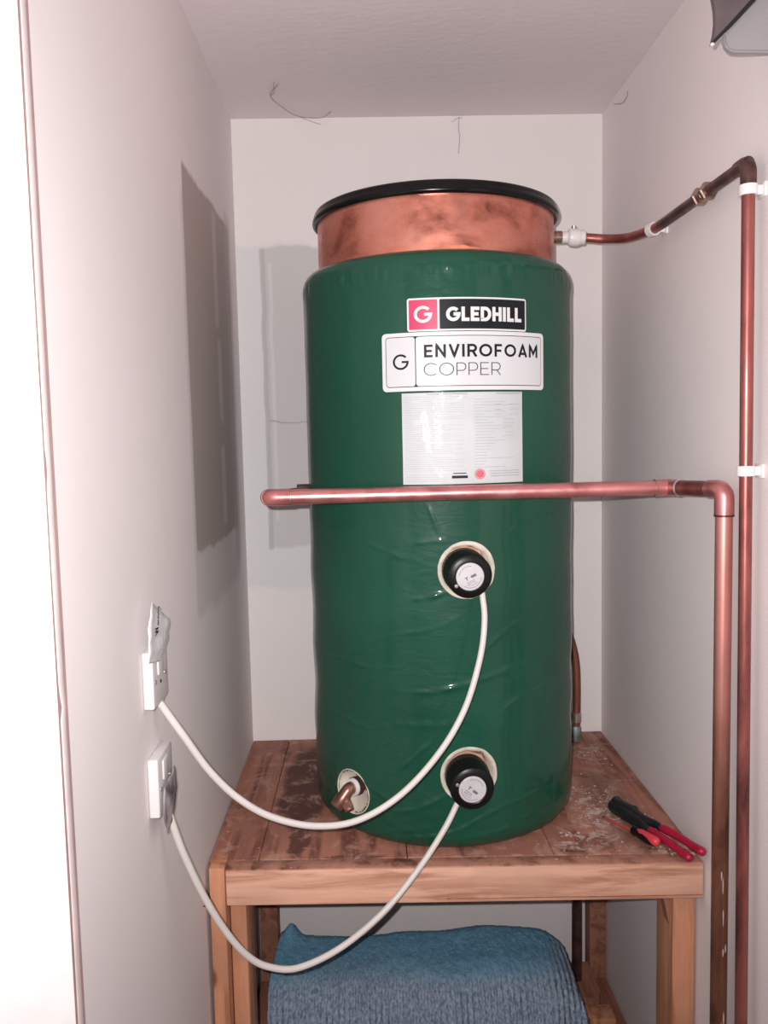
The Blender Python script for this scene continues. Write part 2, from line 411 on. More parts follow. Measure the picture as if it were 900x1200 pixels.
# ------------------------------------------------------------------ hot water cylinder
CX, CY, RF, RC, RL = .1195, 1.412, .219, .1925, .201
def cp(th, z, r=RF): return Vector((CX + r * math.sin(th), CY - r * math.cos(th), z))
tk = thing('hot_water_cylinder', (CX, CY, TOP), 'tall green foam-jacketed copper hot water cylinder with black rimmed lid on the timber stand', 'water tank')
FOLDS = [(-0.654, 0.938, 0.049, 0.989), (-0.457, 0.871, 0.412, 0.898), (-0.072, 0.883, 0.734, 0.913), (-0.634, 0.811, 0.068, 0.836), (-1.106, 0.905, -0.36, 0.912), (-0.579, 0.677, 0.062, 0.729), (-0.976, 0.644, -0.385, 0.645), (-0.585, 0.627, 0.403, 0.699), (0.148, 0.679, 0.728, 0.715), (-0.088, 0.651, 0.837, 0.675), (0.655, 0.807, 0.568, 0.738), (0.734, 0.897, 0.673, 0.793), (0.161, 0.927, 0.561, 0.988), (-0.284, 1.092, -0.057, 1.102), (-0.291, 1.017, 0.08, 1.029), (0.421, 1.112, 0.917, 1.13), (-1.135, 0.816, -0.633, 0.816), (-0.192, 0.801, -0.375, 0.752), (0.401, 0.639, 0.979, 0.632), (-0.957, 0.73, -1.039, 0.639), (-0.165, 1.154, -0.085, 1.092), (-0.598, 1.09, -0.228, 1.074), (0.782, 0.759, 0.837, 0.672), (-0.111, 1.501, 0.051, 1.475), (0.343, 0.846, 0.733, 0.87), (-0.723, 0.724, -0.379, 0.705), (-0.874, 0.617, -0.086, 0.681)]
SEG = []
for i, (a0, z0, a1, z1) in enumerate(FOLDS):
    u0, u1 = a0 * RF, a1 * RF; L = math.hypot(u1 - u0, z1 - z0)
    SEG.append((u0, z0, (u1 - u0) / L, (z1 - z0) / L, L, .0013 + .0014 * ((i * 37) % 10) / 10, .0028 + .0018 * ((i * 53) % 10) / 10, 3 + (i % 4) * 2))
HOLES = [(.0929, 1.0565, .042), (.0924, .7507, .0425), (-.785, .7030, .0355)]
def disp(th, z):
    u = th * RF; d = 0
    if abs(th) < 1.5:
        for u0, z0, dx, dz, L, A, wd, fr in SEG:
            s = (u - u0) * dx + (z - z0) * dz
            if -.01 < s < L + .01:
                q = -(u - u0) * dz + (z - z0) * dx
                q += .004 * math.sin(s * 40 + fr)
                if abs(q) < 4 * wd:
                    e = math.sin(PI * min(1, max(0, (s + .01) / (L + .02))))
                    d += A * e * (.65 + .35 * math.sin(s * 30 * fr)) * math.exp(-(q / wd) ** 2) * (1 if q > 0 else .8)
    low = max(0, min(1, (1.15 - z) / .3))
    d += (.0010 + .0014 * low) * noise.noise(Vector((u * 9, z * 16, 0)))
    if z > 1.44:
        k = math.exp(-((z - 1.482) / .012) ** 2)
        d += k * .0014 * noise.noise(Vector((u * 110, z * 30, 4)))
    return d
ths = [-1.55 + 3.1 * i / 300 for i in range(301)]
ths += [1.55 + (2 * PI - 3.1) * i / 40 for i in range(1, 40)]
prof = [(RF - .030, TOP + .0005), (RF - .020, TOP + .0008), (RF - .011, TOP + .003), (RF - .005, TOP + .008), (RF - .002, TOP + .014)]
z = TOP + .020
while z < 1.485: prof.append((RF, z)); z += .0025
for k in range(9):
    a = k / 8 * PI / 2; prof.append((RF - .022 * (1 - math.cos(a)), 1.488 + .026 * math.sin(a)))
prof.append((RC - .002, 1.5165))
b = B(); rings = []
for r, z in prof:
    ring = []
    for th in ths:
        dd = disp(th, z) if r > RF - .015 else disp(th, z) * .3
        if z < 0.70: dd += -.004 * math.exp(-((z - .63) / .02) ** 2)
        ring.append(b.verts.new(cp(th, z, r + dd)))
    rings.append(ring)
n = len(ths)
for ri, (a, c) in enumerate(zip(rings, rings[1:])):
    zm = (prof[ri][1] + prof[ri + 1][1]) / 2
    for i in range(n):
        j = (i + 1) % n
        if i < 300:
            thm = (ths[i] + ths[i + 1]) / 2
            if any(math.hypot((thm - h[0]) * RF, zm - h[1]) < h[2] - .0035 for h in HOLES): continue
        b.faces.new((a[i], a[j], c[j], c[i]))
b.faces.new(rings[0][::-1])
jk = finish('foam_jacket', b, m_green, tk, 60, 'glossy green film over foam, wrinkled near the base', weld=False)
b = B(); lathe(b, [(RC - .012, .66), (RC - .012, 1.50), (RC, 1.502), (RC, 1.597), (RC - .004, 1.600)], Matrix.Translation((CX, CY, 0)), 128, cap0=True)
cs = finish('copper_shell', b, m_cyl, tk, 40, 'bare copper top section with brown handling marks')
b = B()
for k in range(9):     # flux smear on the copper just above the foam
    pass
ns = 26; rows = []
for i in range(ns + 1):
    s = i / ns; th = -.10 + .36 * s
    hgt = .0032 * math.sin(PI * s) ** .6 * (1 + .45 * noise.noise(Vector((s * 7, 3, 0))))
    rows.append((b.verts.new(cp(th, 1.5160, RC + .0005)), b.verts.new(cp(th, 1.5175 + hgt, RC + .0005))))
for p, q in zip(rows, rows[1:]): b.faces.new((p[0], q[0], q[1], p[1]))
finish('flux_smear', b, m_rust, cs, 60, 'orange flux stain along the foam edge')
b = B()
lathe(b, [(RC - .003, 1.594), (RL - .004, 1.5925), (RL - .0008, 1.5945), (RL, 1.598), (RL - .0008, 1.6015), (RL - .003, 1.6035), (RL - .003, 1.6075), (RL - .0045, 1.611), (RL - .008, 1.6128),
          (RL - .014, 1.6120), (RL - .02, 1.608), (RL - .05, 1.607), (.001, 1.607)], Matrix.Translation((CX, CY, 0)), 128)
finish('lid', b, m_lid, tk, 50, 'black rolled-rim lid')

# --- things stuck on the jacket: coordinates (u along the surface, z)
def quadgrid(b, u0, u1, z0, z1, off, step=.006, sag=0, mi=0):
    n = max(1, int((u1 - u0) / step)); prev = None
    for i in range(n + 1):
        u = u0 + (u1 - u0) * i / n; th = u / RF
        pr = (b.verts.new(cp(th, z0, RF + off)), b.verts.new(cp(th, z1, RF + off)))
        if prev:
            f = b.faces.new((prev[0], pr[0], pr[1], prev[1])); f.material_index = mi
        prev = pr
def roundrect(b, u0, u1, z0, z1, r, off, thick=.0006):
    """rounded sticker as columns so that it bends round the jacket; with an edge"""
    cols = []
    us = [u0 + r * (1 - math.cos(a * PI / 16)) for a in range(9)]
    n = max(1, int((u1 - u0 - 2 * r) / .005))
    us += [u0 + r + (u1 - u0 - 2 * r) * i / n for i in range(1, n)]
    us += [u1 - r * (1 - math.cos(a * PI / 16)) for a in range(8, -1, -1)]
    for u in us:
        d = max(0, u0 + r - u, u - (u1 - r)); k = r - math.sqrt(max(0, r * r - d * d))
        cols.append([b.verts.new(cp(u / RF, zz, RF + o)) for zz, o in ((z0 + k, off - thick), (z0 + k, off), (z1 - k, off), (z1 - k, off - thick))])
    for p, q in zip(cols, cols[1:]):
        for i in range(3): b.faces.new((p[i], q[i], q[i + 1], p[i + 1]))
def stroke(b, pts, wd, fx, off, closed=False):
    """thick polyline in label space, mapped by fx -> (u, z)"""
    P = []
    for i, (a, c) in enumerate(zip(pts, pts[1:])):
        L = math.hypot(c[0] - a[0], c[1] - a[1]); k = max(1, int(L / .12))
        P += [(a[0] + (c[0] - a[0]) * j / k, a[1] + (c[1] - a[1]) * j / k) for j in range(k)]
    P.append(pts[-1]); n = len(P); prev = None; first = None
    for i, p in enumerate(P):
        if closed: a, c = P[(i - 1) % (n - 1)], P[(i + 1) % (n - 1)] if i < n - 1 else P[1]
        else: a, c = P[max(0, i - 1)], P[min(n - 1, i + 1)]
        d1 = (p[0] - a[0], p[1] - a[1]); d2 = (c[0] - p[0], c[1] - p[1])
        l1 = math.hypot(*d1) or 1; l2 = math.hypot(*d2) or 1
        n1 = (-d1[1] / l1, d1[0] / l1) if math.hypot(*d1) > 0 else (-d2[1] / l2, d2[0] / l2)
        n2 = (-d2[1] / l2, d2[0] / l2) if math.hypot(*d2) > 0 else n1
        m = (n1[0] + n2[0], n1[1] + n2[1]); ml = math.hypot(*m) or 1; m = (m[0] / ml, m[1] / ml)
        k = wd / 2 / max(.5, m[0] * n1[0] + m[1] * n1[1])
        A = fx(p[0] + m[0] * k, p[1] + m[1] * k); D = fx(p[0] - m[0] * k, p[1] - m[1] * k)
        pr = (b.verts.new(A if len(A) == 3 else cp(A[0] / RF, A[1], RF + off)), b.verts.new(D if len(D) == 3 else cp(D[0] / RF, D[1], RF + off)))
        if prev: b.faces.new((prev[0], prev[1], pr[1], pr[0]))
        prev = pr
def arc(cx, cy, rx, ry, a0, a1, n=20):
    return [(cx + rx * math.cos(math.radians(a0 + (a1 - a0) * i / n)), cy + ry * math.sin(math.radians(a0 + (a1 - a0) * i / n))) for i in range(n + 1)]
def glyph(ch, t):
    h = t / 2; x0, y0, y1 = h, h, 1 - h; my = .5
    if ch == 'G': r = .5 - h; return 1.0, [arc(.5, .5, r, r, 42, 360, 26) + [(.52, .5)]]
    if ch == 'O': r = .5 - h; return 1.02, [arc(.51, .5, r, r, 0, 360, 30)]
    if ch == 'C': r = .5 - h; return .86, [arc(.5, .5, r, r, 45, 315, 24)]
    if ch == 'L': return .58, [[(x0, 1), (x0, y0), (.56, y0)]]
    if ch == 'E': return .64, [[(.62, y1), (x0, y1), (x0, y0), (.62, y0)], [(x0, my), (.56, my)]]
    if ch == 'F': return .62, [[(.60, y1), (x0, y1), (x0, 0)], [(x0, my - .03), (.54, my - .03)]]
    if ch == 'D': return .80, [[(x0, y0), (x0, y1), (.34, y1)] + arc(.34, .5, .44 - h + .0, .5 - h, 90, -90, 16) + [(x0, y0), (x0, y0 + .1)]]
    if ch == 'H': return .74, [[(x0, 0), (x0, 1)], [(.72 - h, 0), (.72 - h, 1)], [(x0, my), (.72 - h, my)]]
    if ch == 'I': return t + .02, [[(x0, 0), (x0, 1)]]
    if ch == 'N': return .78, [[(x0, 0), (x0, 1 - h * .4), (.76 - h, h * .4), (.76 - h, 1)]]
    if ch == 'V': return .80, [[(h * .9, 1), (.40, h * .6), (.80 - h * .9, 1)]]
    if ch == 'R': return .70, [[(x0, 0), (x0, y1), (.40, y1)] + arc(.40, .68, .26 - h * .3, .32 - h, 90, -90, 12) + [(x0, .36 + h)], [(.40, .36 + h), (.66, 0)]]
    if ch == 'P': return .66, [[(x0, 0), (x0, y1), (.38, y1)] + arc(.38, .67, .26 - h * .3, .33 - h, 90, -90, 12) + [(x0, .34 + h)]]
    if ch == 'A': return .84, [[(h * .9, 0), (.42, 1 - h * .6), (.84 - h * .9, 0)], [(.19, .27), (.65, .27)]]
    if ch == 'M': return .90, [[(x0, 0), (x0, 1 - h * .4), (.44, .30), (.88 - h, 1 - h * .4), (.88 - h, 0)]]
    if ch == 'W': return 1.2, [[(h, 1), (.32, h), (.6, .9), (.88, h), (1.2 - h, 1)]]
    lo = .68
    if ch == 'a': return .62, [arc(.28, .32, .25, .27, 0, 360, 14), [(.53, .62), (.53, 0)]]
    if ch == 'r': return .42, [[(.1, .64), (.1, 0)], arc(.3, .36, .2, .25, 170, 70, 6)]
    if ch == 'n': return .60, [[(.1, .64), (.1, 0)], arc(.3, .38, .2, .24, 180, 0, 8) + [(.5, 0)]]
    if ch == 'i': return .2, [[(.1, .64), (.1, 0)], [(.1, .80), (.1, .92)]]
    if ch == 'g': return .62, [arc(.28, .32, .25, .27, 0, 360, 14), [(.53, .62), (.53, -.1)] + arc(.3, -.08, .23, .18, 0, -150, 6)]
    return .4, []
def text(b, s, fx0, x0, x1, ybase, hgt, t, off, gap=.16):
    """s between x0..x1 (label space), cap height hgt; widths scaled to fit"""
    gl = [glyph(c, t) for c in s]
    tot = sum(g[0] for g in gl) + gap * (len(s) - 1); k = (x1 - x0) / tot; x = 0
    for wd, st_ in gl:
        for pl in st_:
            stroke(b, pl, t, lambda p, q, x=x: fx0(x0 + (x + p) * k, ybase + q * hgt), off)
        x += wd + gap
# sticker 1, px frame of the zoomed photo -> (u, z)
s1 = lambda px, py: (-.0591 + (px - 185) * .1775 / 538, 1.4437 - (py - 80) * .0462 / 148)
b = B(); roundrect(b, -.0591, .1184, 1.3975, 1.4437, .0035, .0022); bs = finish('brand_sticker', b, m_slabel, tk, 40, 'black and crimson maker sticker with white edge')
def rect(parent, nm, m, f, x0, x1, y0, y1, off, r=.0015):
    a = f(x0, y1); c = f(x1, y0); b = B(); roundrect(b, a[0], c[0], a[1], c[1], r, off, .0002); return finish(nm, b, m, parent, 40)
rect(bs, 'crimson_panel', m_pink, s1, 193, 314, 88, 220, .0026)
rect(bs, 'black_panel', m_ink, s1, 323, 716, 88, 220, .0026)
b = B(); f = lambda x, y: s1(x, -y)
text(b, 'GLEDHILL', f, 350, 696, -187, 64, .24, .0031, .07)
finish('lettering', b, m_slabel, bs, 0, 'white lettering', weld=False); b = B()
stroke(b, arc(0, 0, .5, .5, 42, 360, 26) + [(.08, 0)], .21, lambda p, q: s1(253 + p * 64, 153 - q * 62), .0031)
finish('emblem', b, m_slabel, bs, 0, 'white round letter emblem', weld=False)
s2 = lambda px, py: (-.0972 + (px - 72) * .2511 / 730, 1.3965 - (py - 240) * .0820 / 258)
b = B(); roundrect(b, -.0972, .1539, 1.3145, 1.3965, .006, .0022); ms = finish('model_sticker', b, m_slabel, tk, 40, 'white sticker with thin black border lines')
rect(ms, 'border_panel', m_ink, s2, 88, 786, 257, 480, .0025, .005)
rect(ms, 'badge_panel', m_spaper, s2, 91, 213, 260, 477, .0028, .004)
rect(ms, 'name_panel', m_spaper, s2, 216.5, 783, 260, 477, .0028, .004)
b = B(); f = lambda x, y: s2(x, -y)
text(b, 'ENVIROFOAM', f, 250, 762, -352, 56, .185, .0032, .17)
finish('lettering', b, m_ink, ms, 0, 'bold dark grey upper line of lettering', weld=False); b = B()
text(b, 'COPPER', f, 248, 570, -433, 56, .062, .0032, .16)
finish('lettering', b, m_ink, ms, 0, 'thin dark grey lower line of lettering', weld=False); b = B()
stroke(b, arc(0, 0, .5, .5, 42, 360, 26) + [(.08, 0)], .15, lambda p, q: s2(153 + p * 58, 368 - q * 60), .0032)
finish('emblem', b, m_ink, ms, 0, 'dark grey round letter emblem', weld=False)
# installer record sheet in its clear sleeve
b = B()
n = 30; prev = None; rows = []
for i in range(n + 1):
    u = -.0690 + .1790 * i / n; col = []
    for j in range(19):
        z = 1.1815 + .1300 * j / 18
        col.append(b.verts.new(cp(u / RF, z, RF + .0026 + .0006 * noise.noise(Vector((u * 50, z * 22, 2))))))
    rows.append(col)
for p, q in zip(rows, rows[1:]):
    for j in range(18): b.faces.new((p[j], q[j], q[j + 1], p[j + 1]))
rs = finish('record_sheet', b, m_paper, tk, 60, 'printed commissioning form under a shiny clear sleeve')
s3 = lambda px, py: (-.0690 + (px - 168) * .1790 / 542, 1.3115 - (py - 515) * .1300 / 402)
b = B()
def ln(x0, x1, y, h=1.6, off=.0035):
    a = s3(x0, y + h); c = s3(x1, y); quadgrid(b, a[0], c[0], a[1], c[1], off, .02)
ln(275, 330, 520, 4); ln(348, 448, 519, 5); ln(578, 702, 519, 5)
y = 533
while y < 905:
    if y < 860: ln(180, 180 + R_.choice((250, 200, 260, 120)), y, 1.2)
    elif y > 870: ln(180, 360, y, 1.2)
    y += 9.5
for y in range(545, 850, 13):
    ln(478, 478 + R_.choice((40, 55, 70, 90, 140, 180)), y, 1.8)
for y in (568, 590, 612):
    ln(572, 600, y, 2.2); ln(640, 690, y, 2.2)
for k in range(5): ln(604 + R_.random() * 15, 640 + R_.random() * 45, 632 + 18 * k + R_.random() * 5, 2.0)
for y in (862, 873, 884): ln(542 + (y - 862) * .3, 690, y, 3)
finish('print', b, m_grey, rs, 0, 'small grey print and ruled lines', kind='stuff', weld=False)
b = B(); ln(378, 446, 880, 12, .0036); ln(384, 440, 868, 4, .0036); finish('print_block', b, m_ink, rs, 0, weld=False)
b = B()
for px, r0, r1 in ((0, 0, 17), (0, 19.5, 23)):
    prv = None
    for i in range(33):
        a = 2 * PI * i / 32; A = s3(500 + r1 * math.cos(a), 875 + r1 * math.sin(a)); D = s3(500 + r0 * math.cos(a), 875 + r0 * math.sin(a))
        pr = (b.verts.new(cp(A[0] / RF, A[1], RF + .0036)), b.verts.new(cp(D[0] / RF, D[1], RF + .0036)))
        if prv: b.faces.new((prv[0], pr[0], pr[1], prv[1])) if r0 else b.faces.new((prv[0], pr[0], pr[1]))
        prv = pr
m_stamp = plain('red_stamp', (.62, .13, .16), .5); finish('round_stamp', b, m_stamp, rs, 0, 'round red stamp', weld=False)

# --- foam collars in the jacket holes
def ucyl(th0, zc, du, dz, r): return cp(th0 + du / RF, zc + dz, r)
def collar(th0, zc, ro, ri, depth, nm, seed):
    b = B(); seg = 64; rr = []
    for k, (r, d) in enumerate(((ro, .0005), (ro - .001, .0022), (ri + .003, .0020), (ri, .0002), (ri - .001, -depth))):
        ring = []
        for i in range(seg):
            a = 2 * PI * i / seg; j = noise.noise(Vector((math.cos(a) * 3, math.sin(a) * 3, seed))) * .0018
            q = r + (j if k else 0) + (.0008 * noise.noise(Vector((math.cos(a) * 9, math.sin(a) * 9, seed + 5))) if k > 1 else 0)
            ring.append(b.verts.new(ucyl(th0, zc, q * math.cos(a), q * math.sin(a), RF + d)))
        rr.append(ring)
    for A, D in zip(rr, rr[1:]):
        for i in range(seg): b.faces.new((A[i], A[(i + 1) % seg], D[(i + 1) % seg], D[i]))
    return finish(nm, b, m_foam, tk, 60, 'cream foam exposed around the opening')
collar(HOLES[0][0], HOLES[0][1], .0425, .0355, .027, 'foam_collar', 1)
collar(HOLES[1][0], HOLES[1][1], .0430, .0365, .027, 'foam_collar', 7)
# valve recess: a foam-lined pocket
b = B(); seg = 48; th0, zc, ro = HOLES[2]; rr = []
for r, d in ((ro, .0005), (ro - .001, .002), (ro - .002, .001), (ro - .003, -.006), (ro - .010, -.011), (.0005, -.012)):
    rr.append([b.verts.new(ucyl(th0, zc, r * math.cos(2 * PI * i / seg), r * math.sin(2 * PI * i / seg), RF + d)) for i in range(seg)])
for A, D in zip(rr, rr[1:]):
    for i in range(seg): b.faces.new((A[i], A[(i + 1) % seg], D[(i + 1) % seg], D[i]))
finish('foam_collar', b, m_foam, tk, 60, 'cream foam pocket cut out around the drain outlet')

# --- immersion heaters
def heater(th, z, rollang, lab, seed, side):
    nrm = Vector((math.sin(th), -math.cos(th), 0))
    base = cp(th, z, RF - .025); M = axis_m(base, nrm)
    # boss: hexagonal brass flange deep in the opening
    bb = B(); lathe(bb, [(.0345, .004), (.0345, .022), (.033, .0235), (.028, .0235)], M, 8, cap0=True)
    boss = finish('boss_flange', bb, m_cylb, tk, 20, 'coppery hexagonal flange of the heater')
    cb = B()
    dr = Vector((0, 0, -.004))
    M2 = axis_m(base + dr * .3, nrm + Vector((-.01, 0, -.05)))
    lathe(cb, [(.0310, .0235), (.0325, .025), (.0325, .040), (.0318, .0415), (.0318, .0665), (.0305, .0705), (.0270, .0727), (.0215, .0733), (.0205, .0727), (.0195, .0700), (.0003, .0700)], M2, 72)
    # small grip ribs round the skirt
    for i in range(40):
        a = 2 * PI * i / 40
        tube(cb, [M2 @ Vector((.0322 * math.cos(a), .0322 * math.sin(a), .026)), M2 @ Vector((.0322 * math.cos(a), .0322 * math.sin(a), .0395))], .0007, 4)
    cap = finish('heater_cap', cb, m_blackp, tk, 30, lab)
    db = B(); lathe(db, [(.0198, .0711), (.0198, .0731), (.0188, .0739), (.0004, .0739)], M2, 48)
    finish('rating_disc', db, m_disc, cap, 30, 'round silver grey rating label')
    ib = B(); ca, sa = math.cos(rollang), math.sin(rollang)
    f = lambda p, q: tuple(M2 @ Vector(((p * ca - q * sa), (p * sa + q * ca), .0742)))
    def seg_(pl, wd): stroke(ib, pl, wd, f, 0)
    seg_([(.001, -.0005), (.009, -.0005)], .0038)
    seg_([(-.008, .0015), (-.003, .0015)], .0012); seg_([(-.0055, .0015), (-.0055, -.003)], .0014)
    for r, a0, a1, w2 in ((.0155, 60, 150, .0007), (.0155, 210, 330, .0006), (.0120, 230, 300, .0005)):
        k = a0
        while k < a1:
            seg_([(r * math.cos(math.radians(k)), r * math.sin(math.radians(k))), (r * math.cos(math.radians(k + 6)), r * math.sin(math.radians(k + 6)))], w2 * 1.3); k += 9
    for q in (-.006, -.0085): seg_([(-.008, q), (.004, q)], .0006)
    finish('disc_print', ib, m_ink2, cap, 0, weld=False)
    sb = B(); q = M2 @ Vector((.0232 * math.cos(side), .0232 * math.sin(side), .0722)); lathe(sb, [(.0028, 0), (.0028, .0012), (.0018, .0020), (.0003, .0021)], axis_m(q, nrm), 16, cap0=True)
    finish('cap_screw', sb, m_solder, cap, 30, 'bright screw head')
    # gland at the underside
    gb = B(); g = M2 @ Vector((0, 0, .055)); 
    return cap, M2
m_cylb = copper('flange_copper', (.55, .25, .17), (.75, .42, .30), (.85, .55, .42), .4, .5)
m_ink2 = plain('rating_ink', (.16, .14, .17), .5)
# local x of axis_m for these is checked below by geometry: use world-based angles
def local_angle(M, wdir):
    v_ = M.to_3x3().inverted() @ Vector(wdir); return math.atan2(v_.y, v_.x)
for (th, z, r), tilt, sdir, lab in (((HOLES[0]), 25, (-.85, 0, -.55), 'black cap of the upper immersion heater'), ((HOLES[1]), -40, (-.95, 0, .35), 'black cap of the lower immersion heater')):
    nrm = Vector((math.sin(th), -math.cos(th), 0)); Mt = axis_m(cp(th, z, RF - .025) , nrm + Vector((-.01, 0, -.05)))
    rx = local_angle(Mt, (math.cos(math.radians(tilt)), 0, math.sin(math.radians(tilt))))
    heater(th - .018, z + .003, rx, lab, 3, local_angle(Mt, sdir))

# --- drain outlet: short stub, tee and cap pointing to the lower left
nv = Vector((math.sin(-.794), -math.cos(-.794), 0)); tang = Vector((math.cos(.794), -math.sin(.794), 0)) * -1
p0 = cp(-.794 + .045, .7135, RF - .026)
b = B(); tube(b, [p0, p0 + nv * .030], .0125, 24); dv = finish('drain_stub', b, m_mid, tk, 40)
b = B(); lathe(b, [(.0128, .020), (.0150, .020), (.0150, .028), (.0128, .0285)], axis_m(p0, nv), 8); finish('drain_nut', b, m_dark, tk, 20)
b = B(); lathe(b, [(.0135, .0285), (.0140, .031), (.0130, .034), (.0095, .034)], axis_m(p0, nv), 32); finish('sealing_ring', b, m_whitep, tk, 40, 'white sealing tape ring')
e0 = p0 + nv * .040
lft = Vector((-.62, -.32, -.75)).normalized(); 
b = B(); tube(b, fillet([p0 + nv * .028, e0, e0 + lft * .032], .010), .0098, 22)
lathe(b, [(.0112, .014), (.0112, .030), (.0095, .033), (.0060, .033), (.0055, .0300), (.0003, .0300)], axis_m(e0, lft), 24, cap0=True)
finish('drain_elbow', b, m_brown := copper('drain_brass', (.12, .055, .04), (.32, .16, .12), (.50, .29, .22), .35, .8), tk, 40, 'dull brass drain elbow')
b = B(); dn = Vector((.35, -.55, -.75)).normalized(); e1 = e0 + lft * .012
tube(b, [e1, e1 + dn * .024], .0072, 20); lathe(b, [(.0085, .012), (.0085, .020), (.007, .021)], axis_m(e1, dn), 6, cap0=True, cap1=True); finish('drain_spout', b, m_brown, tk, 30)

# ------------------------------------------------------------------ pipes
def pipe_thing(name, loc, lab): return thing(name, loc, lab, 'pipe')
def coupling(parent, p, d, r, L, m=m_pipe, name='coupling', rings=True, lab=None):
    p = Vector(p); d = Vector(d).normalized()
    b = B(); lathe(b, [(r + .0002, -L / 2), (r + .0012, -L / 2 + .0005), (r + .0013, L / 2 - .0005), (r + .0002, L / 2)], axis_m(p, d), 28, cap0=True, cap1=True)
    o = finish(name, b, m, parent, 40, lab)
    if rings:
        for s in (-1, 1):
            b = B(); lathe(b, [(r, -.0008), (r + .0016, -.0004), (r + .0016, .0004), (r, .0008)], axis_m(p + d * s * L / 2, d), 28); finish('solder_ring', b, m_solder, o, 40)
    return o
R22 = .0107
hp = pipe_thing('copper_pipe', (.453, 1.045, 0), 'thick copper pipe crossing in front of the green cylinder and dropping beside the right wall')
A0 = Vector((-.1385, 1.165, 1.170)); A1 = Vector((.425, 1.165, 1.1712)); A2 = Vector((.4535, 1.055, 1.1745)); A3 = Vector((.4535, 1.021, .0))
A3 = Vector((.453, 1.045, 0))
BK = Vector((-.168, 1.395, 1.155))
b = B(); tube(b, [A0 + Vector((.012, 0, 0)), A1 - Vector((.012, 0, 0))], R22, 28, False); finish('crossing_length', b, m_pipe, hp, 50)
b = B(); tube(b, fillet([A0 + Vector((.03, 0, 0)), A0, A0 + (BK - A0).normalized() * .03], .013, 10), R22 + .0012, 28); o = finish('elbow', b, m_pipe, hp, 50)
b = B(); lathe(b, [(R22, -.001), (R22 + .0018, -.0004), (R22 + .0018, .0004), (R22, .001)], axis_m(A0 + Vector((.031, 0, 0)), (1, 0, 0)), 28); finish('solder_ring', b, m_solder, o, 40)
b = B(); tube(b, fillet([A0, BK, (-.10, 1.405, 1.160)], .014), R22, 24); finish('return_length', b, m_old, hp, 50, 'browner length running back to the cylinder side')
b = B(); lathe(b, [(.0145, -.012), (.0145, .010), (.0115, .012)], axis_m((-.107, 1.404, 1.1605), (1, 0, 0)), 8, cap0=True, cap1=True); finish('side_nut', b, m_dark, hp, 20)
dg = (A2 - A1).normalized()
b = B(); tube(b, fillet([A1 - Vector((.022, 0, 0)), A1, A1 + dg * .022], .016, 8), R22 + .0012, 28); o = finish('elbow', b, m_pipe, hp, 50)
for pp, dd in ((A1 - Vector((.023, 0, 0)), (1, 0, 0)), (A1 + dg * .023, dg)):
    b = B(); lathe(b, [(R22, -.001), (R22 + .0018, -.0004), (R22 + .0018, .0004), (R22, .001)], axis_m(pp, dd), 28); finish('solder_ring', b, m_solder, o, 40)
b = B(); tube(b, [A1 + dg * .015, A2 - dg * .012], R22, 28); finish('offset_length', b, m_mid, hp, 50, 'darker brown stub')
dd = (A3 - A2).normalized()
b = B(); tube(b, fillet([A2 - dg * .028, A2, A2 + dd * .032], .016, 10), R22 + .0014, 28); finish('elbow', b, m_pipe, hp, 50)
b = B(); lathe(b, [(R22, 0), (R22 + .0019, .0004), (R22 + .0019, .0022), (R22, .0028)], axis_m(A2 + dd * .032, dd), 28); finish('solder_ring', b, m_dark, hp, 40)
b = B(); tube(b, [A2 + dd * .012, A3], R22, 28); finish('drop_length', b, m_drop, hp, 50, 'drop length, pink at the top and brown tarnished below')
b = B()   # white plaster splashes on the drop
for k in range(9):
    z = R_.choice((.93, .60, .56, .53, .49, .46, .44, .66)) + R_.uniform(-.012, .012); a = R_.uniform(-1.9, -1.0)
    c0 = Vector((A3.x, A2.y + (A3.y - A2.y) * (1 - z / A2.z), z)) ; L = R_.uniform(.006, .03)
    tube(b, [c0 + Vector((R22 * math.cos(a), R22 * math.sin(a), s * L)) for s in (-.5, -.2, .2, .5)], [.0004, R_.uniform(.0008, .0016), R_.uniform(.0006, .0014), .0003], 6)
finish('plaster_splash', b, m_plaster, hp, 60, kind='stuff')

R15 = .0075
vp = pipe_thing('copper_pipe', (.4555, .978, 0), 'thin copper pipe clipped upright on the right wall and bending back to the cylinder top')
Cn = Vector((.312, 1.44, 1.580)); V0 = Vector((.40, 1.435, 1.576)); V1 = Vector((.452, 1.385, 1.568)); V2 = Vector((.456, 1.007, 1.563)); V3 = Vector((.4555, .978, 0))
b = B(); lathe(b, [(.0120, -.004), (.0120, .003), (.0088, .003), (.0088, .012), (.0102, .0125), (.0102, .024), (.008, .0245)], axis_m(Cn, (1, 0, 0)), 24, cap0=True, cap1=True); finish('brass_stub', b, m_brass, vp, 30)
b = B(); lathe(b, [(.0085, .023), (.0095, .026), (.0095, .033), (.0135, .036), (.0148, .040), (.0148, .050), (.0135, .054), (.0120, .055), (.0120, .062), (.0100, .0635), (.0078, .0640)], axis_m(Cn, (1, -.02, -.02)), 32, cap0=True, cap1=True)
finish('push_fit_valve', b, m_whitep, vp, 35, 'white plastic push-fit valve at the cylinder top')
b = B(); lathe(b, [(.0040, 0), (.0040, .0045), (.0030, .005)], axis_m(Cn + Vector((.045, 0, .0135)), (0, -.2, 1)), 16, cap0=True, cap1=True); finish('valve_screw', b, m_solder, vp, 30)
sb = catmull([Cn + Vector((.055, -.001, -.001)), (.385, 1.437, 1.577), (.41, 1.428, 1.573), (.435, 1.395, 1.567), (.4525, 1.335, 1.5645), (.456, 1.29, 1.564)], 8)
b = B(); tube(b, sb, R15, 24); finish('wall_length', b, m_mid, vp, 50, 'swept length from the white valve to the wall')
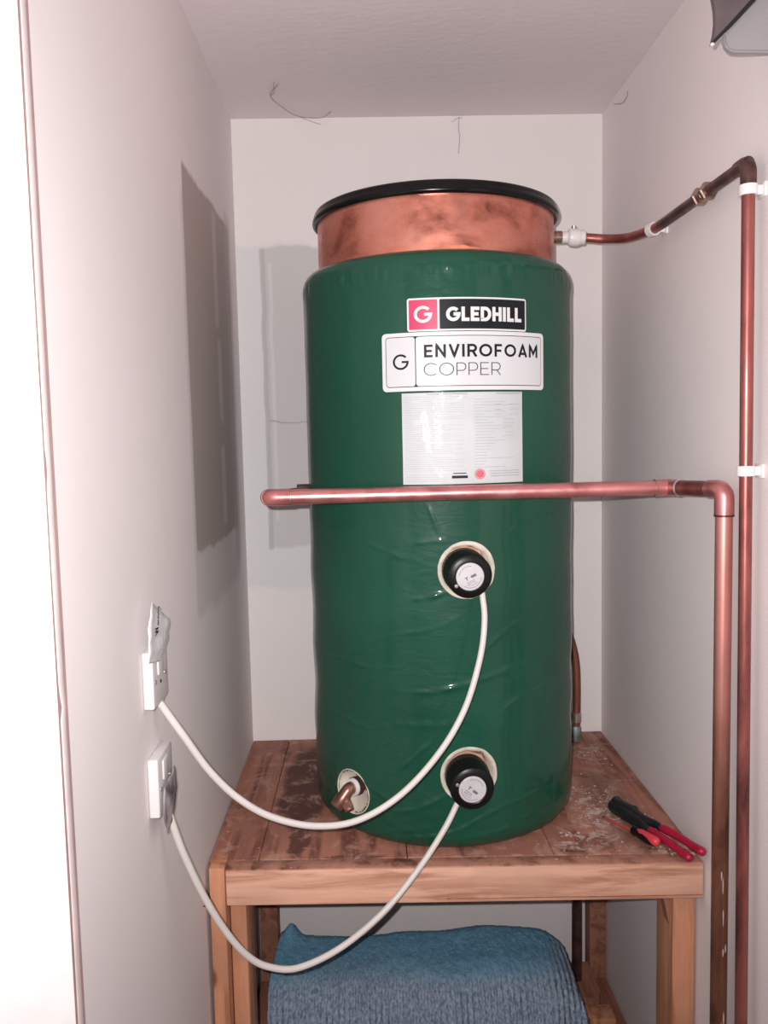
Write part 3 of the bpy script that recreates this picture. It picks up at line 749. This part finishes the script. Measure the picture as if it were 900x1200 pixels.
b = B(); tube(b, [Vector((.456, 1.29, 1.564)), V2], R15, 24); finish('wall_length', b, m_dark, vp, 50, 'blackened length along the wall through the compression joint')
cpn = V2.lerp(Vector((.456, 1.29, 1.564)), .46)
dw = (V2 - Vector((.456, 1.29, 1.564))).normalized()
b = B()
for s0, s1_, r in ((-.018, -.009, .0125), (-.0085, .0085, .0100), (.009, .018, .0125)):
    lathe(b, [(r - .002, s0), (r, s0 + .0012), (r, s1_ - .0012), (r - .002, s1_)], axis_m(cpn, dw), 6 if r > .012 else 24, cap0=True, cap1=True)
finish('compression_joint', b, m_brass, vp, 20, 'brass compression joint')
d3 = (V3 - V2).normalized()
b = B(); tube(b, fillet([V2 - dw * .026, V2, V2 + d3 * .030], .013, 10), R15 + .0016, 24); eb = finish('elbow', b, m_dark, vp, 50, 'blackened soldered elbow')
b = B(); lathe(b, [(R15, 0), (R15 + .0022, .0006), (R15 + .0022, .004), (R15, .006)], axis_m(V2 + d3 * .030, d3), 24); finish('solder_ring', b, m_solder, eb, 40)
b = B(); tube(b, [V2 + d3 * .01, V3], R15, 24, False); finish('upright_length', b, m_mid, vp, 50)
def clip(p, ax, nm_lab):
    """saddle clip: C ring round the pipe + base lug reaching the right wall"""
    p = Vector(p); b = B(); M = axis_m(p, ax)
    lathe(b, [(R15 + .0003, -.006), (R15 + .0032, -.006), (R15 + .0032, .006), (R15 + .0003, .006)], M, 28)
    for i in range(28): pass
    x0 = p.x + R15 + .001
    if abs(Vector(ax).normalized().z) > .5: box(b, x0, XR, p.y - .0045, p.y + .0045, p.z - .0055, p.z + .0055, .0008); box(b, XR - .004, XR - .0002, p.y - .010, p.y + .010, p.z - .0085, p.z + .0085, .001)
    else: box(b, x0, XR, p.y - .005, p.y + .005, p.z - .005, p.z + .005, .0008); box(b, XR - .004, XR - .0002, p.y - .0105, p.y + .0105, p.z - .008, p.z + .008, .001)
    single('pipe_clip', b, m_whitep, nm_lab, 'pipe clip', 'white pipe clips on the right wall')
def onv(z): return V2 + (V3 - V2) * ((V2.z - z) / (V2.z - V3.z))
clip(onv(1.5305), d3, 'topmost white plastic clip just below the blackened elbow on the right wall')
clip(onv(1.2002), d3, 'white plastic clip halfway up the thin upright copper pipe on the right wall')
clip((.4535, 1.331, 1.5643), (-.3, 1, 0), 'white plastic clip where the thin pipe reaches the wall near the cylinder top')

rp = pipe_thing('copper_pipe', (.406, 1.63, .147), 'short dark copper pipe emerging behind the cylinder and passing down through the timber stand')
b = B(); tube(b, catmull([(.335, 1.635, .99), (.360, 1.633, .93), (.388, 1.630, .865), (.404, 1.630, .81), (.4085, 1.630, .75), (.407, 1.630, .6317)], 8), .0078, 20); finish('pipe_bend', b, m_old, rp, 50)
b = B()
lathe(b, [(.0078, -.010), (.0098, -.009), (.0098, .009), (.0078, .010)], axis_m((.4073, 1.63, .682), (0, 0, 1)), 24, cap0=True, cap1=True)
finish('coupling', b, m_solder, rp, 40)
b = B(); lathe(b, [(.0082, -.018), (.0102, -.016), (.0102, .010), (.0085, .014)], axis_m((.407, 1.63, .650), (0, 0, 1)), 24, cap0=True, cap1=True); finish('coupling', b, m_verdi, rp, 40, 'grey-green tarnished coupling at board level')
b = B(); tube(b, [(.4035, 1.61, .608), (.4005, 1.60, .1465)], .0100, 20); finish('lower_length', b, m_dark, rp, 50)

# ------------------------------------------------------------------ fused outlet plates on the left wall
def plate(z0, z1, y0, y1, lab):
    zc, yc = (z0 + z1) / 2, (y0 + y1) / 2
    t_ = thing('outlet_plate', (XL, yc, z0), lab, 'outlet', 'white flex outlet plates on the left wall')
    xo = XL + .0120
    b = B(); box(b, XL + .0002, xo, y0, y1, z0, z1, .0022, 3); finish('face_plate', b, m_socket, t_, 40)
    b = B(); box(b, xo - .002, xo + .0016, yc - .011, yc + .011, z1 - .030, z1 - .008, .0008); finish('fuse_carrier', b, m_socket, t_, 40)
    b = B(); lathe(b, [(.0022, 0), (.0022, .0006), (.0004, .0007)], axis_m((xo, yc, z0 + .024), (1, 0, 0)), 12); finish('indicator', b, m_hole, t_, 30, 'small black hole')
    for y in (y0 + .009, y1 - .009):
        b = B(); lathe(b, [(.0026, -.0005), (.0026, .0006), (.0016, .0011), (.0003, .0011)], axis_m((xo, y, zc - .003), (1, 0, 0)), 14); finish('screw', b, m_solder, t_, 30)
    b = B(); box(b, XL + .0015, xo - .001, yc + .004, yc + .018, z0 - .003, z0 + .002, .001); finish('cord_outlet', b, m_socket, t_, 40)
    return t_
plate(.959, 1.0225, .893, .955, 'upper white flex outlet plate on left wall with clear warning tag above it')
plate(.8355, .902, .895, .957, 'lower white flex outlet plate on left wall with dark-printed plastic tag hanging from it')

def tag_sheet(name, grid, lab, mat, seed, amp, label_ink):
    """crumpled sheet through a 2 x n outline, given left and right edges"""
    L, Rr = grid; n = 14; m_ = 8; b = B(); G = []
    Lc, Rc = catmull(L, 6), catmull(Rr, 6)
    for i in range(n + 1):
        row = []
        for j in range(m_ + 1):
            p = Lc[int(i / n * (len(Lc) - 1))].lerp(Rc[int(i / n * (len(Rc) - 1))], j / m_)
            q = abs(noise.noise(p * 55 + Vector((seed, 0, 0)))) * amp
            row.append(b.verts.new(p + Vector((q, 0, 0))))
        G.append(row)
    for a, c in zip(G, G[1:]):
        for j in range(m_): b.faces.new((a[j], a[j + 1], c[j + 1], c[j]))
    org = thing(name, tuple(G[0][0].co), lab, 'tag')
    b.normal_update()
    o = finish('plastic_sheet', b, mat, org, 40)
    md = o.modifiers.new('thick', 'SOLIDIFY'); md.thickness = .0005
    return org
tg = tag_sheet('warning_tag', ([(-.2365, .868, 1.018), (-.237, .873, 1.030), (-.2375, .878, 1.052), (-.238, .897, 1.078)], [(-.2365, .915, 1.008), (-.2355, .935, 1.016), (-.235, .950, 1.034), (-.236, .958, 1.047)]),
          'crumpled clear plastic warning tag stuck above the upper outlet plate', m_bag, 3, .004, 1)
b = B()
gl = 'Warning'; x = 0; base_z = 1.044
for n_, c in enumerate(gl):
    wd, ss = glyph(c, .18); hh, ad = (.015, .0070) if n_ == 0 else (.0085, .0052)
    for pl in ss: stroke(b, pl, .20, lambda p, q, z0=base_z, hh=hh, ad=ad: (-.2305, .896 + (z0 - 1.044) * .25 - q * hh, z0 + p * ad), 0)
    base_z += (wd + .12) * ad
finish('lettering', b, m_ink, tg, 0, 'black word on the tag', weld=False)
m_tagp = plain('smudged_print_plastic', (.42, .38, .40), .25, var=.4)
tg2 = tag_sheet('warning_tag', ([(-.2355, .905, .866), (-.2345, .897, .850), (-.234, .893, .835), (-.2345, .908, .812)], [(-.2355, .957, .872), (-.2350, .960, .850), (-.235, .958, .838), (-.2345, .930, .816)]),
          'torn clear plastic tag with grey print hanging below the lower outlet plate', m_tagp, 9, .002, 2)

# ------------------------------------------------------------------ cables
CU = [(-0.2435, 0.932, 0.957), (-0.2385, 0.935, 0.9475), (-0.2207, 0.9477, 0.9106), (-0.1969, 0.9678, 0.8598), (-0.166, 0.9868, 0.8157), (-0.1276, 1.0049, 0.7823), (-0.0765, 1.0251, 0.7599), (-0.0226, 1.045, 0.7567), (0.0342, 1.0681, 0.7792), (0.088, 1.0945, 0.8244), (0.1261, 1.1182, 0.877), (0.1502, 1.1379, 0.9415), (0.1588, 1.1508, 0.9918), (0.1568, 1.158, 1.0300)]
CL = [(-0.2435, 0.932, 0.834), (-0.2375, 0.934, 0.8208), (-0.2275, 0.9506, 0.767), (-0.2104, 0.9772, 0.6964), (-0.1903, 0.9989, 0.6386), (-0.1677, 1.0162, 0.5951), (-0.1429, 1.0292, 0.5706), (-0.106, 1.0453, 0.5574), (-0.0504, 1.0709, 0.5675), (0.0084, 1.101, 0.5984), (0.0583, 1.1236, 0.6456), (0.0975, 1.1473, 0.691), (0.1190, 1.162, 0.7240)]
for pts, lab in ((CU, 'white flex looping from the upper outlet plate to the upper black heater cap'), (CL, 'white flex hanging below the beam between lower outlet plate and lower black heater cap')):
    b = B(); tube(b, catmull(pts, 12), .0043, 16); single('power_cable', b, m_cable, lab, 'cable', 'white heater flexes')

# ------------------------------------------------------------------ tools on the stand
def grip(b, pts, r, seg=16, flat=.8):
    q = catmull(pts, 8); n = len(q); rr = []
    for i in range(n):
        s = i / (n - 1); rr.append(r * (.55 + .45 * min(1, s * 10)) * (1 if s < .93 else math.sqrt(max(.02, 1 - ((s - .93) / .07) ** 2))) * (1 + .06 * math.sin(s * 9)))
    tube(b, q, rr, seg)
pz = TOP
pr = thing('pliers', (.43, 1.24, pz), 'black adjustable pliers with long red grips lying beside the right wall', 'pliers')
jt = Vector((.414, 1.285, pz + .011))
b = B(); tube(b, catmull([(.404, 1.335, pz + .011), (.398, 1.322, pz + .0115), (.399, 1.308, pz + .012), (.409, 1.290, pz + .012), (.420, 1.262, pz + .012), (.433, 1.240, pz + .014), (.437, 1.226, pz + .014)], 6),
              [.004, .0065, .0085, .0095, .0100, .0105, .0105, .0105, .0105, .0105, .011, .011, .011, .011, .011, .011, .011, .011, .011, .0105, .010, .0095, .009, .0085, .008, .0075, .007, .0065, .006, .006, .006, .0055, .0055, .0055, .0055, .0055, .0055][:37], 14)
finish('upper_jaw', b, m_steel, pr, 50)
b = B(); tube(b, catmull([(.392, 1.330, pz + .0075), (.390, 1.315, pz + .008), (.398, 1.295, pz + .009), (.408, 1.270, pz + .009), (.415, 1.248, pz + .0085), (.421, 1.232, pz + .008)], 6),
              [.003 + .007 * math.sin(PI * min(1, (i + 2) / 32) * .8 + .3) for i in range(31)], 14)
finish('lower_jaw', b, m_steel, pr, 50)
b = B(); lathe(b, [(.0055, 0), (.0055, .010), (.0045, .0115), (.0003, .012)], axis_m(jt, (0, -.1, 1)), 20); finish('pivot', b, m_steel, pr, 30)
b = B(); grip(b, [(.435, 1.232, pz + .014), (.447, 1.205, pz + .016), (.456, 1.178, pz + .017), (.462, 1.155, pz + .018), (.4665, 1.134, pz + .021)], .0062); finish('handle', b, m_red, pr, 50)
b = B(); grip(b, [(.419, 1.240, pz + .0085), (.430, 1.212, pz + .0075), (.440, 1.184, pz + .007), (.447, 1.160, pz + .007), (.4515, 1.142, pz + .0075)], .0062); finish('handle', b, m_red, pr, 50)
sd = thing('screwdriver', (.395, 1.235, pz), 'small red and black insulated screwdriver lying on the boards left of the pliers', 'screwdriver')
b = B(); tube(b, [(.369, 1.2875, pz + .003), (.3965, 1.2335, pz + .007)], .0026, 12); finish('shaft', b, m_mred := plain('dull_red_insulation', (.42, .07, .06), .5), sd, 50)
b = B(); tube(b, [(.3660, 1.2940, pz + .0028), (.3692, 1.2872, pz + .003)], [.0008, .0016], 8); finish('blade', b, m_steel, sd, 50)
ax = Vector((.0200, -.0490, .0010)).normalized(); q0 = Vector((.3960, 1.2345, pz + .0088))
b = B(); lathe(b, [(.003, 0), (.0068, .002), (.0072, .006), (.0060, .011), (.0068, .018), (.0076, .028), (.0074, .040), (.0060, .0475)], axis_m(q0, ax), 20, cap0=True, cap1=True); finish('handle', b, m_blackp, sd, 40)
b = B(); q1 = q0 + Vector((.0005, -.0005, .0030)); lathe(b, [(.0005, .008), (.0040, .012), (.0058, .020), (.0062, .036), (.0070, .048), (.0066, .0535), (.004, .0565), (.0005, .057)], axis_m(q1, ax), 20); finish('handle_inlay', b, m_pinkg, sd, 50, 'bright pinkish red core of the handle')

# plaster crumbs
b = B()
def crumb(cx, cy, sx, sy, n, smin=.0004, smax=.0017):
    for _ in range(int(n * .75)):
        x = R_.gauss(cx, sx); y = R_.gauss(cy, sy)
        if not (-.245 < x < .47 and 1.165 < y < 1.68): continue
        if math.hypot(x - CX, y - CY) < RF + .003: continue
        s = R_.uniform(smin, smax) * R_.choice((.6, 1, 1)); r = bmesh.ops.create_icosphere(b, subdivisions=1, radius=s)
        sc3 = (R_.uniform(.7, 2.2), R_.uniform(.7, 1.6), R_.uniform(.3, .7)); a = R_.uniform(0, PI); ca, sa = math.cos(a), math.sin(a)
        for v_ in r['verts']:
            p = Vector((v_.co.x * sc3[0], v_.co.y * sc3[1], v_.co.z * sc3[2])) * R_.uniform(.85, 1.15)
            v_.co = Vector((p.x * ca - p.y * sa + x, p.x * sa + p.y * ca + y, p.z + TOP + s * .3))
crumb(.362, 1.375, .02, .035, 90); crumb(.388, 1.335, .02, .02, 60); crumb(.425, 1.57, .015, .03, 45, .0005, .0022)
crumb(.35, 1.29, .018, .025, 60); crumb(.44, 1.19, .012, .012, 24, .0006, .0026); crumb(.33, 1.20, .05, .02, 50, .0006, .0018); crumb(.40, 1.42, .03, .05, 40)
crumb(.465, 1.165, .006, .008, 22, .0006, .0024); crumb(.435, 1.29, .01, .015, 26, .0005, .002)
crumb(-.2, 1.4, .03, .15, 12, .0006, .0022); crumb(.0, 1.178, .16, .006, 16, .0005, .0014); crumb(.3, 1.24, .012, .006, 20, .0006, .0026)
o = finish('plaster_debris', b, m_plaster, smooth=0, weld=False); tagp(o, 'pale plaster crumbs scattered over the right side of the board top', 'debris', kind='stuff')

# nail
b = B(); lathe(b, [(.0009, 0), (.0009, .008), (.0022, .0082), (.0022, .0092)], axis_m((XL + .0002, 1.1475, .5872), (1, 0, 0)), 12, cap0=True, cap1=True)
single('nail', b, m_nail, 'tiny dark nail in the left wall beside the stand corner', 'nail')

# cobwebs
b = B(); tube(b, catmull([(-.141, 1.530, ZC - .001), (-.160, 1.573, ZC - .003), (-.144, 1.620, ZC - .005), (-.119, 1.662, ZC - .006), (-.076, 1.676, ZC - .005), (-.054, 1.656, ZC - .002)], 8), .0009, 6)
tube(b, catmull([(-.160, 1.573, ZC - .003), (-.152, 1.56, ZC - .004), (-.150, 1.535, ZC - .002), (-.147, 1.52, ZC - .001)], 6), .0006, 5)
tube(b, catmull([(-.119, 1.662, ZC - .006), (-.09, 1.684, ZC - .010), (-.075, 1.688, ZC - .013)], 6), .0006, 5)
single('cobweb', b, m_dust, 'thin grey cobweb strand on the ceiling near the left back corner', 'cobweb')
b = B(); tube(b, catmull([(.194, YB - .001, ZC - .002), (.193, YB - .0015, ZC - .025), (.195, YB - .001, ZC - .04), (.192, YB - .0012, ZC - .072)], 6), .0006, 5)
tube(b, catmull([(.180, YB - .001, ZC - .012), (.19, YB - .003, ZC - .006), (.2, YB - .001, ZC - .004)], 5), .0005, 5)
single('cobweb', b, m_dust, 'fine dark thread hanging down the back wall above the lid', 'cobweb')
b = B(); tube(b, catmull([(.474, 1.609, 1.8587), (.474, 1.575, 1.846), (.474, 1.55, 1.840), (.474, 1.53, 1.842), (.474, 1.527, 1.850)], 6), .0007, 5)
single('cobweb', b, m_dust, 'small curled cobweb thread high on the right wall by the corner', 'cobweb')

# ------------------------------------------------------------------ covered box high on the right wall
bx = thing('wall_box', (.474, .98, 1.66), 'dark grey hood with black edge over a translucent grey cover high on the right wall', 'wall box')
def slab(pl, y0, y1, yb=None):
    b = B(); f_ = [b.verts.new((x, y0(x, z) if callable(y0) else y0, z)) for x, z in pl]; k_ = [b.verts.new((x, y1(x, z) if callable(y1) else y1, z)) for x, z in pl]
    b.faces.new(f_); b.faces.new(k_[::-1]); n = len(pl)
    for i in range(n): b.faces.new((f_[i], k_[i], k_[(i + 1) % n], f_[(i + 1) % n]))
    return b
hood = [(.3855, 1.669), (.3880, 1.680), (.3893, 1.692), (.3885, 1.705), (.3862, 1.717), (.382, 1.735), (.379, 1.76), (.474, 1.76), (.4325, 1.7166)]
b = slab(hood, .945, .952); finish('hood_flap', b, m_dgrey, bx, 40, 'dark grey curved flap')
b = B(); tube(b, [(.3858, .9450, 1.6695), (.405, .9445, 1.688), (.4325, .944, 1.7166), (.474, .944, 1.7600)], [.0016, .0020, .0023, .0023], 12); finish('edge_strip', b, m_hole, bx, 50, 'black rubbery edge strip')
b = B(); lathe(b, [(.0004, -.0018), (.0018, -.0012), (.0024, 0), (.0018, .0012), (.0004, .0018)], axis_m((.3858, .9445, 1.6685), (0, 0, 1)), 12); finish('tip', b, m_whitep, bx, 50, 'small bright tip')
b = slab([(.4035, 1.6835), (.4045, 1.674), (.4085, 1.6680), (.416, 1.6655), (.4730, 1.6645), (.4730, 1.752), (.468, 1.752)], .956, .966); bmesh.ops.bevel(b, geom=list(b.edges), offset=.002, segments=2, affect='EDGES'); finish('clear_cover', b, m_frost, bx, 40, 'translucent grey plastic cover')
b = B(); box(b, .435, .4745, .967, 1.03, 1.715, 1.775, .003); finish('back_box', b, m_dgrey2 := plain('mid_grey_box', (.36, .33, .35), .5), bx, 40)

# ------------------------------------------------------------------ blue towel under the stand
NU, NV = 230, 190
prof = [(1.475, .02), (1.475, .30), (1.468, .338), (1.452, .350), (1.43, .349), (1.40, .344), (1.37, .338), (1.345, .325), (1.325, .300), (1.31, .26), (1.298, .20), (1.285, .10), (1.275, .012)]
pp = catmull([(0, y, z) for y, z in prof], 24)
Ls = [0]
for a, c in zip(pp, pp[1:]): Ls.append(Ls[-1] + (c - a).length)
def pat(s):
    s *= Ls[-1]
    import bisect
    i = min(len(Ls) - 2, max(0, bisect.bisect_right(Ls, s) - 1)); return pp[i].lerp(pp[i + 1], (s - Ls[i]) / max(1e-9, Ls[i + 1] - Ls[i]))
b = B(); G = []
for j in range(NV + 1):
    # denser rows over the part in view
    s = j / NV; s = s
    c = pat(s); row = []
    front = max(0, min(1, (1.46 - c.y) / .12))
    xl = -.176 - .012 * front - .03 * max(0, (.30 - c.z)) * front; xr = .338 + .004 * front + .10 * max(0, (.335 - c.z)) * front
    for i in range(NU + 1):
        q = i / NU; x = xl + (xr - xl) * q
        y, z = c.y, c.z
        upk = max(0, min(1, (c.z - .27) / .06))
        e = max(0, (q - .90) / .10); z -= (.030 * e * e) * upk          # rounded right shoulder
        e = max(0, (.045 - q) / .045)
        pk = math.exp(-((q - .035) / .022) ** 2) * math.exp(-((c.y - 1.455) / .022) ** 2)
        z += .020 * pk * upk
        z += upk * (.006 * math.sin(q * 7.5 + 2.6) + .006 * noise.noise(Vector((q * 5, c.y * 6, 1))))
        y += .010 * noise.noise(Vector((q * 6, c.z * 7, 5))) * (1 - upk * .4) + .004 * math.sin(q * 40 + 3 * noise.noise(Vector((q * 4, c.z * 4, 0)))) * front * (1 - upk)
        fz = .0022 * noise.noise(Vector((x * 260, y * 260, z * 260))) + .0012 * noise.noise(Vector((x * 600, y * 600, z * 600)))
        row.append(b.verts.new((x + fz * .4, y - fz * .6, z + fz)))
    G.append(row)
for a, c in zip(G, G[1:]):
    for i in range(NU): b.faces.new((a[i], a[i + 1], c[i + 1], c[i]))
tw = single('towel', b, m_towel, 'fluffy blue towel draped in a heap on the floor under the stand', 'towel', smooth=80)
md = tw.modifiers.new('thick', 'SOLIDIFY'); md.thickness = .006; md.offset = -1
